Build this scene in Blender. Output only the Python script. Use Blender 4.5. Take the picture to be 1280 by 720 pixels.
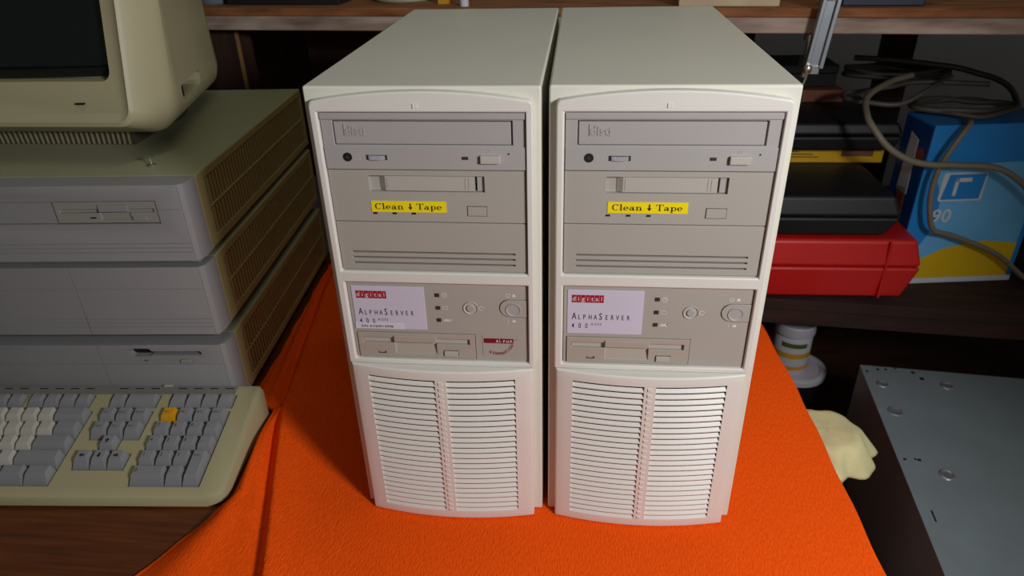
import bpy, bmesh, math, random
from math import radians as R, sin, cos, pi
from mathutils import Vector, Matrix, Euler
random.seed(11)
scene = bpy.context.scene
COL = scene.collection
for o in list(bpy.data.objects):
    bpy.data.objects.remove(o)

# ------------------------------------------------------------------ camera
def cam_axes(p, y, r):
    f = Vector((-sin(y)*cos(p), cos(y)*cos(p), -sin(p)))
    rt = Vector((cos(y), sin(y), 0)); up = rt.cross(f)
    return rt*cos(r)+up*sin(r), up*cos(r)-rt*sin(r), f
cam_d = bpy.data.cameras.new('camera'); cam = bpy.data.objects.new('camera', cam_d); COL.objects.link(cam)
rt, up, fw = cam_axes(0.5112, 0.0984, -0.0262)
cam.matrix_world = Matrix(((rt.x, up.x, -fw.x, 0.0192), (rt.y, up.y, -fw.y, -0.491), (rt.z, up.z, -fw.z, 0.5264), (0, 0, 0, 1)))
cam_d.sensor_fit = 'HORIZONTAL'; cam_d.sensor_width = 23.5; cam_d.lens = 877.5*23.5/1280
cam_d.clip_start = 0.01; cam_d.clip_end = 50
cam_d.dof.use_dof = True; cam_d.dof.focus_distance = 0.62; cam_d.dof.aperture_fstop = 6.3
scene.camera = cam

# ------------------------------------------------------------------ world, lights, exposure
w = bpy.data.worlds.new('world'); scene.world = w; w.use_nodes = True
bg = w.node_tree.nodes['Background']; bg.inputs[0].default_value = (1.0, 0.97, 0.84, 1); bg.inputs[1].default_value = 0.085
def aim(o, to):
    o.rotation_euler = (Vector(to)-o.location).to_track_quat('-Z', 'Y').to_euler()
def area(name, loc, to, sx, sy, power, col):
    l = bpy.data.lights.new(name, 'AREA'); l.shape = 'RECTANGLE'; l.size = sx; l.size_y = sy; l.energy = power; l.color = col
    o = bpy.data.objects.new(name, l); COL.objects.link(o); o.location = loc; aim(o, to); return o
def spot(name, loc, to, power, col, angle, blend, rad):
    l = bpy.data.lights.new(name, 'SPOT'); l.energy = power; l.color = col; l.spot_size = R(angle); l.spot_blend = blend; l.shadow_soft_size = rad
    o = bpy.data.objects.new(name, l); COL.objects.link(o); o.location = loc; aim(o, to); return o
spot('work_lamp', (0.60, -0.65, 0.69), (0.02, 0.05, 0.12), 31, (0.985, 0.99, 1.0), 90, 0.8, 0.085)
area('ceiling_tube', (0.15, 0.45, 1.75), (0.0, 0.2, 0), 0.12, 1.2, 2.0, (1.0, 1.0, 0.78))
scene.view_settings.view_transform = 'Standard'
scene.view_settings.look = 'None'
scene.view_settings.gamma = 1.0
scene.view_settings.use_curve_mapping = False
scene.view_settings.exposure = 0.14

# ------------------------------------------------------------------ materials
def lin(h):
    h = h.lstrip('#'); c = [int(h[i:i+2], 16)/255 for i in (0, 2, 4)]
    return tuple(x/12.92 if x <= 0.04045 else ((x+0.055)/1.055)**2.4 for x in c)+(1,)
MATS = {}
def mat(name, hexcol, rough=0.5, var=0.06, nscale=40, bump=0.0, bscale=600, metal=0.0, stretch=(1, 1, 1), hex2=None, spec=0.5, coat=0.0, sheen=0.0):
    m = bpy.data.materials.new(name); m.use_nodes = True; nt = m.node_tree; N = nt.nodes; L = nt.links
    b = N['Principled BSDF']; b.inputs['Roughness'].default_value = rough; b.inputs['Metallic'].default_value = metal
    b.inputs['Specular IOR Level'].default_value = spec
    if coat: b.inputs['Coat Weight'].default_value = coat; b.inputs['Coat Roughness'].default_value = 0.25
    if sheen: b.inputs['Sheen Weight'].default_value = sheen; b.inputs['Sheen Roughness'].default_value = 0.6
    tc = N.new('ShaderNodeTexCoord'); mp = N.new('ShaderNodeMapping'); mp.inputs['Scale'].default_value = stretch
    L.new(tc.outputs['Object'], mp.inputs[0])
    n = N.new('ShaderNodeTexNoise'); n.inputs['Scale'].default_value = nscale; n.inputs['Detail'].default_value = 5
    L.new(mp.outputs[0], n.inputs['Vector'])
    r = N.new('ShaderNodeValToRGB'); c = lin(hexcol); c2 = lin(hex2) if hex2 else None
    r.color_ramp.elements[0].position = 0.3; r.color_ramp.elements[1].position = 0.7
    r.color_ramp.elements[0].color = tuple(x*(1-var) for x in c[:3])+(1,)
    r.color_ramp.elements[1].color = c2 or tuple(min(1, x*(1+var)) for x in c[:3])+(1,)
    L.new(n.outputs['Fac'], r.inputs[0]); L.new(r.outputs[0], b.inputs['Base Color'])
    if bump:
        n2 = N.new('ShaderNodeTexNoise'); n2.inputs['Scale'].default_value = bscale; n2.inputs['Detail'].default_value = 2
        L.new(mp.outputs[0], n2.inputs['Vector'])
        bp = N.new('ShaderNodeBump'); bp.inputs['Strength'].default_value = bump; bp.inputs['Distance'].default_value = 0.001
        L.new(n2.outputs['Fac'], bp.inputs['Height']); L.new(bp.outputs[0], b.inputs['Normal'])
    MATS[name] = m; return m
M = MATS
mat('case_white', '#d6d3c6', 0.42, 0.02, 12, 0.10, 1500)
mat('bezel_white', '#d8d4cc', 0.45, 0.02, 15, 0.10, 1500)
mat('drive_grey', '#a5a09d', 0.5, 0.02, 20, 0.10, 1500)
mat('drive_beige', '#a6a097', 0.5, 0.02, 20, 0.10, 1500)
mat('tape_door', '#afaaa0', 0.45, 0.02, 20)
mat('floppy_beige', '#a99e92', 0.5, 0.02, 20, 0.08, 1500)
mat('pale_plastic', '#b3ada4', 0.42, 0.02, 20)
mat('light_plastic', '#b5b2bb', 0.35, 0.02, 20)
mat('dark', '#0d0c0c', 0.6, 0.1)
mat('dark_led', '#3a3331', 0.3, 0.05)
mat('badge_lilac', '#c9c3d2', 0.4, 0.02, 30)
mat('sticker_white', '#d4d0da', 0.4, 0.02, 30)
mat('logo_red', '#a01428', 0.4, 0.03)
mat('alpha_red', '#7c1220', 0.4, 0.03)
mat('ink', '#1d1a22', 0.5, 0.02)
mat('ink_white', '#dcd8d4', 0.5, 0.02)
mat('label_yellow', '#f2da12', 0.35, 0.02, 30)
mat('old_grey', '#8e8d8e', 0.5, 0.03, 12, 0.10, 1500)
mat('old_top', '#9c9c80', 0.48, 0.03, 8, 0.08, 1500)
mat('old_side', '#a39868', 0.5, 0.05, 10, 0.08, 1500)
mat('old_trim', '#918e86', 0.5, 0.03, 12, 0.08, 1500)
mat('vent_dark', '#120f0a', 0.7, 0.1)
mat('monitor_beige', '#aea684', 0.45, 0.04, 9, 0.08, 1200)
mat('monitor_face', '#a99f80', 0.45, 0.04, 9, 0.08, 1200)
mat('pedestal_grey', '#4a483f', 0.5, 0.05, 20)
mat('screen', '#0c1416', 0.08, 0.02, 5)
mat('keyboard_beige', '#a8a07c', 0.5, 0.03, 9, 0.10, 1400)
mat('key_grey', '#86868a', 0.5, 0.03, 60)
mat('key_pale', '#b4b0a6', 0.5, 0.03, 60)
mat('key_yellow', '#d2930f', 0.5, 0.03, 60)
mat('strip_grey', '#77756f', 0.5, 0.03, 60)
mat('towel', '#ff5711', 0.95, 0.16, 330, 1.0, 420, stretch=(1.7, 0.5, 1), spec=0.03)
mat('desk_wood', '#5a2c10', 0.35, 0.25, 14, 0.15, 60, stretch=(1, 16, 4), hex2='#6b3716')
mat('bench_ply', '#7c4622', 0.8, 0.35, 22, 0.5, 120, stretch=(0.6, 4, 3), hex2='#a0663a')
mat('bench_rail', '#7d6456', 0.85, 0.35, 18, 0.5, 120, stretch=(0.5, 3, 3), hex2='#b8a394')
mat('bench_dark', '#35190f', 0.85, 0.35, 18, 0.4, 120, stretch=(2, 2, .5), hex2='#452a1c')
mat('shelf_dark', '#26130c', 0.8, 0.3, 18, 0.4, 120, stretch=(.5, 3, 2), hex2='#3b2016')
mat('post_edge', '#8a6a3c', 0.8, 0.2, 30)
mat('floor_wood', '#3a1c12', 0.6, 0.3, 10, 0.2, 80, stretch=(.6, 6, 1), hex2='#4d2a1a')
mat('wall_paint', '#a5a5b0', 0.85, 0.06, 6, 0.2, 80)
mat('red_plastic', '#c81d18', 0.42, 0.06, 14, 0.15, 900)
mat('black_plastic', '#17181c', 0.5, 0.1, 14, 0.25, 900)
mat('black_card', '#101013', 0.7, 0.1, 14)
mat('pack_yellow', '#d9a80c', 0.5, 0.05, 14)
mat('copper_card', '#7f4a34', 0.6, 0.1, 30)
mat('carton_blue', '#2b8fe0', 0.4, 0.05, 9)
mat('carton_navy', '#15509c', 0.4, 0.05, 9)
mat('carton_sky', '#74c0f4', 0.4, 0.05, 9)
mat('carton_yellow', '#e8bf1f', 0.4, 0.05, 9)
mat('carton_orange', '#a8501e', 0.5, 0.1, 9)
mat('carton_white', '#d8dde2', 0.5, 0.03, 9)
mat('cable_grey', '#7e7663', 0.5, 0.05, 50)
mat('cable_dark', '#3c3833', 0.5, 0.05, 50)
mat('cable_mid', '#5b5750', 0.5, 0.05, 50)
mat('clamp_alu', '#9aa0a6', 0.38, 0.05, 60, metal=0.7)
mat('steel', '#b9b3a2', 0.3, 0.05, 60, metal=0.9)
mat('pc_steel', '#8c9aa0', 0.45, 0.05, 20, 0.1, 900, metal=0.35)
mat('pc_side', '#8a8784', 0.5, 0.05, 20, 0.1, 900, metal=0.3)
mat('jar_white', '#b9b6be', 0.35, 0.03, 20)
mat('jar_green', '#4a5b22', 0.5, 0.1)
mat('jar_amber', '#c08a1c', 0.5, 0.1)
mat('pail_black', '#141416', 0.4, 0.1)
mat('rag_cream', '#ddd3a0', 0.9, 0.10, 30, 0.5, 500)
mat('box_beige', '#c0a98a', 0.6, 0.1, 20)
mat('box_navy', '#1a2740', 0.5, 0.1, 20)
mat('glass_blue', '#6d7b8d', 0.2, 0.05, 20)

# ------------------------------------------------------------------ mesh builder
TXT = {}
def text_mesh(s, sx=1.0, spacing=1.0, bold=0.0, align='LEFT'):
    key = (s, sx, spacing, bold, align)
    if key in TXT: return TXT[key]
    cu = bpy.data.curves.new('txt', 'FONT'); cu.body = s; cu.size = 1; cu.space_character = spacing; cu.offset = bold; cu.align_x = align
    cu.resolution_u = 3
    o = bpy.data.objects.new('txt', cu); COL.objects.link(o)
    dg = bpy.context.evaluated_depsgraph_get()
    me = bpy.data.meshes.new_from_object(o.evaluated_get(dg))
    vs = [(v.co.x*sx, v.co.y) for v in me.vertices]; fs = [tuple(p.vertices) for p in me.polygons]
    bpy.data.objects.remove(o); bpy.data.meshes.remove(me)
    TXT[key] = (vs, fs); return TXT[key]

class MB:
    def __init__(s): s.v = []; s.f = []; s.mi = []
    def add(s, vs, fs, mi=0):
        b = len(s.v); s.v += [tuple(v) for v in vs]
        for f in fs: s.f.append(tuple(i+b for i in f)); s.mi.append(mi)
        return s
    def box(s, x0, x1, y0, y1, z0, z1, mi=0):
        vs = [(x, y, z) for z in (z0, z1) for y in (y0, y1) for x in (x0, x1)]
        return s.add(vs, [(0, 2, 3, 1), (4, 5, 7, 6), (0, 1, 5, 4), (2, 6, 7, 3), (0, 4, 6, 2), (1, 3, 7, 5)], mi)
    def frustum(s, a, b, mi=0):   # a,b = (x0,x1,y0,y1,z)
        vs = [(x, y, q[4]) for q in (a, b) for y in (q[2], q[3]) for x in (q[0], q[1])]
        return s.add(vs, [(0, 2, 3, 1), (4, 5, 7, 6), (0, 1, 5, 4), (2, 6, 7, 3), (0, 4, 6, 2), (1, 3, 7, 5)], mi)
    def prism(s, pts, y0, y1, mi=0, ax='y'):
        n = len(pts)
        f = {'y': lambda p, t: (p[0], t, p[1]), 'z': lambda p, t: (p[0], p[1], t), 'x': lambda p, t: (t, p[0], p[1])}[ax]
        vs = [f(p, y0) for p in pts]+[f(p, y1) for p in pts]
        fs = [tuple(range(n)), tuple(range(2*n-1, n-1, -1))]+[(i, i+n, (i+1) % n+n, (i+1) % n) for i in range(n)]
        return s.add(vs, fs, mi)
    def cyl(s, p0, p1, r0, r1=None, n=20, mi=0):
        return s.tube([p0, p1], [r0, r0 if r1 is None else r1], n, mi)
    def tube(s, pts, r, n=8, mi=0, caps=True):
        P = [Vector(p) for p in pts]; m = len(P); rr = r if isinstance(r, (list, tuple)) else [r]*m
        vs = []; u = None
        for i in range(m):
            t = (P[min(i+1, m-1)]-P[max(i-1, 0)]).normalized()
            if u is None: u = t.orthogonal().normalized()
            u = (u-t*u.dot(t)).normalized(); q = t.cross(u)
            vs += [P[i]+(u*cos(2*pi*k/n)+q*sin(2*pi*k/n))*rr[i] for k in range(n)]
        fs = [(i*n+k, i*n+(k+1) % n, (i+1)*n+(k+1) % n, (i+1)*n+k) for i in range(m-1) for k in range(n)]
        if caps: fs += [tuple(range(n-1, -1, -1)), tuple((m-1)*n+k for k in range(n))]
        return s.add(vs, fs, mi)
    def lathe(s, prof, c=(0, 0, 0), n=28, mi=0):
        m = len(prof); vs = [(c[0]+r*cos(2*pi*k/n), c[1]+r*sin(2*pi*k/n), c[2]+z) for r, z in prof for k in range(n)]
        fs = [(i*n+k, i*n+(k+1) % n, (i+1)*n+(k+1) % n, (i+1)*n+k) for i in range(m-1) for k in range(n)]
        fs += [tuple(range(n-1, -1, -1)), tuple((m-1)*n+k for k in range(n))]
        return s.add(vs, fs, mi)
    def text(s, t, x, z, y, size, mi=0, sx=1.0, spacing=1.0, bold=0.0, align='LEFT', rot=0.0):   # facing -y
        vs, fs = text_mesh(t, sx, spacing, bold, align)
        c, q = cos(rot), sin(rot)
        return s.add([(x+(a*c-b*q)*size, y, z+(a*q+b*c)*size) for a, b in vs], fs, mi)
    def relief(s, t, x, z, y, size, d, sx=1.0, bold=0.0):   # raised lettering facing -y
        vs, fs = text_mesh(t, sx, 1.0, bold)
        n = len(vs); es = {}
        for f in fs:
            for a, c in zip(f, f[1:]+f[:1]): es[(a, c)] = 1
        side = [(a, c, c+n, a+n) for a, c in es if (c, a) not in es]
        pts = [(x+a*size, y-d, z+c*size) for a, c in vs]+[(x+a*size, y, z+c*size) for a, c in vs]
        return s.add(pts, [tuple(f) for f in fs]+side)
    def poly(s, pts, y, mi=0):
        return s.add([(a, y, b) for a, b in pts], [tuple(range(len(pts)))], mi)
    def ring(s, cx, cz, r0, r1, y, mi=0, a0=0, a1=360, n=24):
        A = [R(a0+(a1-a0)*k/n) for k in range(n+1)]
        vs = [(cx+r*cos(a), y, cz+r*sin(a)) for a in A for r in (r0, r1)]
        return s.add(vs, [(2*k, 2*k+1, 2*k+3, 2*k+2) for k in range(n)], mi)
    def xf(s, mtx):
        s.v = [tuple(mtx @ Vector(v)) for v in s.v]; return s
    def obj(s, name, mats, parent=None, bevel=0, seg=2, smooth=None, fix=True, loc=None, rz=0):
        me = bpy.data.meshes.new(name); me.from_pydata(s.v, [], s.f)
        for m in (mats if isinstance(mats, (list, tuple)) else [mats]): me.materials.append(M[m] if isinstance(m, str) else m)
        for p, i in zip(me.polygons, s.mi): p.material_index = i
        if fix:
            bm = bmesh.new(); bm.from_mesh(me); bmesh.ops.recalc_face_normals(bm, faces=bm.faces); bm.to_mesh(me); bm.free()
        o = bpy.data.objects.new(name, me); COL.objects.link(o)
        if parent: o.parent = parent
        if loc: o.location = loc
        o.rotation_euler.z = rz
        if smooth is not None:
            me.polygons.foreach_set('use_smooth', [True]*len(me.polygons)); me.set_sharp_from_angle(angle=R(smooth))
        if bevel:
            bv = o.modifiers.new('bevel', 'BEVEL'); bv.width = bevel; bv.segments = seg; bv.limit_method = 'ANGLE'; bv.angle_limit = R(40)
            if smooth is None:
                me.polygons.foreach_set('use_smooth', [True]*len(me.polygons)); bv.harden_normals = True
        return o

def cut(o, *cutters):
    for cb in cutters:
        c = cb.obj('cutter', 'dark', o.parent)
        md = o.modifiers.new('cut', 'BOOLEAN'); md.object = c; md.operation = 'DIFFERENCE'; md.solver = 'EXACT'
        bv = [m for m in o.modifiers if m.type == 'BEVEL']
        for b in bv: b.show_viewport = False
        bpy.context.view_layer.update()
        dg = bpy.context.evaluated_depsgraph_get()
        me = bpy.data.meshes.new_from_object(o.evaluated_get(dg))
        o.modifiers.remove(md); old = o.data; o.data = me; me.name = old.name
        for b in bv: b.show_viewport = True
        cm = c.data; bpy.data.objects.remove(c); bpy.data.meshes.remove(cm); bpy.data.meshes.remove(old)
    return o

def thing(name, label, cat, loc=(0, 0, 0), rz=0, group=None):
    o = bpy.data.objects.new(name, None); COL.objects.link(o); o.empty_display_size = 0.05
    o.location = loc; o.rotation_euler = (0, 0, rz); return tag(o, label, cat, group)
def tag(o, label, cat, group=None):
    o['label'] = label; o['category'] = cat
    if group: o['group'] = group
    return o
def copy_tree(o, parent=None):
    c = o.copy(); COL.objects.link(c)
    if parent: c.parent = parent
    for ch in list(o.children): copy_tree(ch, c)
    return c
def smooth_path(pts, k=8):
    P = [Vector(p) for p in pts]; out = []
    for i in range(len(P)-1):
        a, b, c, d = P[max(i-1, 0)], P[i], P[i+1], P[min(i+2, len(P)-1)]
        for j in range(k):
            t = j/k
            out.append(0.5*((2*b)+(c-a)*t+(2*a-5*b+4*c-d)*t*t+(3*b-a-3*c+d)*t**3))
    return out+[P[-1]]
mm = 0.001

# ------------------------------------------------------------------ the setting
FZ = -0.41
fl = MB(); fl.box(-2.2, 2.4, -2.0, 1.42, FZ-0.05, FZ); o = fl.obj('floor', 'floor_wood'); o['kind'] = 'structure'
wb = MB(); wb.box(-2.2, 2.4, 1.36, 1.42, FZ, 2.3); o = wb.obj('wall_back', 'wall_paint'); o['kind'] = 'structure'

# ------------------------------------------------------------------ low table
TZ = -0.004
t = thing('low_table', 'reddish brown wooden table carrying the orange towel and the old computers', 'table', (-0.35, 0.15, FZ))
b = MB(); b.prism([(x+.35, y-.15) for x, y in [(-1.05, -.27), (.293, -.27), (.265, .565), (-1.05, .565)]], TZ-.028-FZ, TZ-FZ, ax='z'); b.obj('tabletop', 'desk_wood', t, bevel=.003)
for x, y in ((-.64, -.37), (.55, -.37), (-.64, .36), (.55, .36)):
    b = MB(); b.frustum((x-.02, x+.02, y-.02, y+.02, 0), (x-.03, x+.03, y-.03, y+.03, TZ-.0285-FZ)); b.obj('leg', 'desk_wood', t, bevel=.002)

# ------------------------------------------------------------------ towel
def interp(tab, y):
    if y <= tab[0][0]: return tab[0][1]
    for (a, p), (c, q) in zip(tab, tab[1:]):
        if y <= c:
            k = (y-a)/(c-a); return p+(q-p)*k
    return tab[-1][1]
LEFT = [(-.27, -.455), (-.095, -.366), (-.037, -.334), (.0, -.3205), (.06, -.3245), (.134, -.3300), (.148, -.3600), (.18, -.3652), (.3, -.3705), (.51, -.3825)]
CREASE = [(-.27, -.205), (-.091, -.2468), (.003, -.2753), (.08, -.298), (.1347, -.3131), (.168, -.3175), (.3975, -.352), (.51, -.365)]
RIGHT = [(-.26, .3055), (-.0525, .3005), (.0554, .2975), (.2054, .294), (.3509, .284), (.51, .274)]
def towel_z(x, y):
    xc = interp(CREASE, y); d = x-xc; xl = interp(LEFT, y)
    A = .013*min(1, max(.35, 1-(y-.1)*1.2))
    if d >= 0: h = A*math.exp(-(d/.045)**1.3)*max(0, 1-d/.085)
    else:
        s = min(1, -d/.011); s = s*s*(3-2*s); h = A*(1-s)
        e = (x-xl)
        wv = max(.012, (xc-.011-xl)); q = min(1, max(0, e/wv))
        h += .010*sin(pi*q)**1.2*min(1, wv/.05)+.013*sin(pi*q)*math.exp(-((y-.065)/.065)**2)
        h += .003*sin(pi*2.4*q+y*9)*sin(pi*q)
    h += .0012*sin(x*31+y*17)*sin(y*23-x*9)*min(1, max(0, (-.20-x)/.03))
    e = x-xl
    if e < .012: h -= .0012*(1-max(0, e)/.012)
    return max(-.0005, h)
tb = MB(); NU, NV = 280, 240; us = []
ys = [-.255+(.765)*j/NV for j in range(NV+1)]
NH = 16
for j, y in enumerate(ys):
    y_ = y; xl = interp(LEFT, y)+.0008*sin(y*55)+.0006*sin(y*131); xr = interp(RIGHT, y)+.0008*sin(y*60)
    for i in range(NU+1):
        q = i/NU; q = q**1.25; x = xl+(xr-.006-xl)*q
        tb.v.append((x, y_, towel_z(x, y_)))
    for i in range(1, NH+1):    # rounded edge, then hanging down the right side
        a = min(1, i/5)*pi/2
        x = xr-.006+.006*sin(a); z = -.006*(1-cos(a))
        if i > 5: z -= (i-5)*.017; x += .004*sin(y*26+i*.2)*(i-5)/11+.003*(i-5)/11
        tb.v.append((x, y_, z))
W_ = NU+NH+1
for j in range(NV):
    for i in range(W_-1):
        tb.f.append((j*W_+i, j*W_+i+1, (j+1)*W_+i+1, (j+1)*W_+i)); tb.mi.append(0)
tw = tb.obj('towel', 'towel', smooth=80, fix=False)
sm = tw.modifiers.new('thickness', 'SOLIDIFY'); sm.thickness = .003; sm.offset = -1
tag(tw, 'bright orange terry towel spread under the two white towers', 'towel')

# ------------------------------------------------------------------ server towers
TW, TH, TD = .172, .4095, .383
def letters_serif(b, s, x, z, y, h, mi, st=1.17):
    b0 = len(b.v); xs_ = x
    def rect(x0, z0, x1, z1): b.poly([(x+x0*h, z+z0*h), (x+x1*h, z+z0*h), (x+x1*h, z+z1*h), (x+x0*h, z+z1*h)], y, mi)
    def arc(cx, cz, rx, rz, a0, a1, tw_=.17, tn=.075):
        n = 18; vs = []
        for k in range(n+1):
            a = R(a0+(a1-a0)*k/n)
            for rr, qq in ((rx, rz), (max(.01, rx-tw_), max(.01, rz-tn))): vs.append((x+(cx+rr*cos(a))*h, y, z+(cz+qq*sin(a))*h))
        b.add(vs, [(2*k, 2*k+1, 2*k+3, 2*k+2) for k in range(n)], mi)
    for ch in s:
        if ch == 'C': arc(.45, .5, .45, .5, 48, 312); rect(.68, .68, .76, 1); wd = .93
        elif ch == 'l': rect(.12, 0, .29, 1); rect(0, 0, .42, .07); rect(0, .93, .28, 1); wd = .5
        elif ch == 'e': arc(.33, .31, .33, .32, 0, 318); rect(.1, .29, .66, .36); wd = .76
        elif ch == 'a': arc(.27, .19, .27, .2, 0, 360); rect(.42, .05, .58, .45); arc(.32, .42, .26, .21, 0, 165); rect(.5, 0, .72, .07); wd = .8
        elif ch == 'n': rect(.1, 0, .26, .6); rect(.53, 0, .69, .42); arc(.4, .4, .29, .23, 0, 165); rect(0, 0, .37, .07); rect(.43, 0, .8, .07); rect(0, .55, .2, .62); wd = .88
        elif ch == 'T': rect(.37, 0, .54, 1); rect(0, .92, .92, 1); rect(0, .7, .07, 1); rect(.85, .7, .92, 1); rect(.22, 0, .7, .07); wd = 1.0
        elif ch == 'p': rect(.1, -.3, .26, .6); arc(.42, .31, .32, .32, 0, 360); rect(0, -.3, .38, -.23); rect(0, .55, .2, .62); wd = .84
        elif ch == '!':   # block arrow pointing down
            rect(.24, .3, .42, 1.02); b.poly([(x+.04*h, z+.4*h), (x+.62*h, z+.4*h), (x+.33*h, z-.06*h)], y, mi); wd = .66
        else: wd = .5
        x += wd*h
    b.v[b0:] = [(xs_+(v[0]-xs_)*st, v[1], v[2]) for v in b.v[b0:]]
def rrect(x0, x1, z0, z1, r, n=5):
    out = []
    for cx, cz, a in ((x1-r, z1-r, 0), (x0+r, z1-r, 90), (x0+r, z0+r, 180), (x1-r, z0+r, 270)):
        out += [(cx+r*cos(R(a+90*k/n)), cz+r*sin(R(a+90*k/n))) for k in range(n+1)]
    return out

def vent_panel(parent):
    b = MB(); cx, hw = .0857, .0787
    x0, x1, z0, z1 = .0068, .1645, .0005, .1738
    bow = lambda x: -.0045-.0090*(1-((x-cx)/hw)**2)
    def edge(x, z):
        e = 0
        for dd in (x-x0, x1-x, z-z0, z1-z):
            if dd < .0018: e = max(e, .0018*(1-math.sqrt(max(0, 1-((.0018-max(0, dd))/.0018)**2))))
        return e
    Y = lambda x, z: bow(x)+edge(x, z)
    er = [0, .0003, .0009, .0018]
    ch = lambda a, c, n: [a+(c-a)*k/n for k in range(n+1)]
    XA = [x0+e for e in er]; XB = [x1-e for e in er[::-1]]
    s1 = ch(.0212, .0810, 9); s2 = ch(.0908, .1497, 9)
    xs = XA+ch(XA[-1], s1[0], 2)[1:-1]+s1+ch(s1[-1], s2[0], 3)[1:-1]+s2+ch(s2[-1], XB[0], 2)[1:-1]+XB
    p = .00620; zt = .1645; n = 25; zb = zt-n*p
    ZA = [z0+e for e in er]; ZB = [z1-e for e in er[::-1]]
    zs_lo = ZA+[zb]; zs_hi = [zt]+ZB
    def grid(xx, zz):
        W = len(xx); b.add([(x, Y(x, z), z) for z in zz for x in xx], [(j*W+i, j*W+i+1, (j+1)*W+i+1, (j+1)*W+i) for j in range(len(zz)-1) for i in range(W-1)])
    grid(xs, zs_lo); grid(xs, zs_hi)
    zr = [zt-k*p for k in range(n, -1, -1)]
    i0 = xs.index(s1[0]); i1 = xs.index(s1[-1]); i2 = xs.index(s2[0]); i3 = xs.index(s2[-1])
    grid(xs[:i0+1], zr); grid(xs[i1:i2+1], zr); grid(xs[i3:], zr)
    deep = .009
    for s in (s1, s2):
        for k in range(n):
            za = zt-k*p; zc = za-.0027; zd = za-.0054; ze = za-p
            for xa, xb in zip(s, s[1:]):
                ya, yb = bow(xa), bow(xb)
                q = lambda d1, w1, d2, w2, m: b.add([(xa, ya+d1, w1), (xb, yb+d1, w1), (xb, yb+d2, w2), (xa, ya+d2, w2)], [(0, 1, 2, 3)], m)
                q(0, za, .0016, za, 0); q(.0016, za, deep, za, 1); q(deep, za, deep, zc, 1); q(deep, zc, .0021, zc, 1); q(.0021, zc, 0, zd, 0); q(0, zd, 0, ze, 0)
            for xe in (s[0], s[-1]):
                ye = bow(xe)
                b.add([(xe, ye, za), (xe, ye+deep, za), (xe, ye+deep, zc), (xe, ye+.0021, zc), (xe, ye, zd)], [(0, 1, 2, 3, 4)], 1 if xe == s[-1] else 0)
    # returns to the case
    per = [(x, z1) for x in xs]
    for a, c in zip(xs, xs[1:]):
        for z in (z0, z1): b.add([(a, Y(a, z), z), (c, Y(c, z), z), (c, .004, z), (a, .004, z)], [(0, 1, 2, 3)])
    zz = ZA+[zb]+zr[1:]+ZB
    for a, c in zip(zz, zz[1:]):
        for x in (x0, x1): b.add([(x, Y(x, a), a), (x, Y(x, c), c), (x, .004, c), (x, .004, a)], [(0, 1, 2, 3)])
    b.add([(x0, .004, z0), (x1, .004, z0), (x1, .004, z1), (x0, .004, z1)], [(0, 1, 2, 3)])
    me = b.obj('vent_panel', ['bezel_white', 'dark'], parent, smooth=32)
    # column of little square studs
    s = MB()
    for k in range(n):
        zc = zt-k*p-.0031; y = bow(.0857)
        s.frustum_y = None
        s.add([(.0857+dx*w, y-.0009*f, zc+dz*w) for f, w in ((-.3, .0021), (1, .0016)) for dx, dz in ((-1, -.8), (1, -.8), (1, .8), (-1, .8))],
              [(0, 1, 2, 3), (4, 5, 6, 7), (0, 1, 5, 4), (1, 2, 6, 5), (2, 3, 7, 6), (3, 0, 4, 7)])
    s.obj('stud_strip', 'bezel_white', me)
    return me

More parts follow.
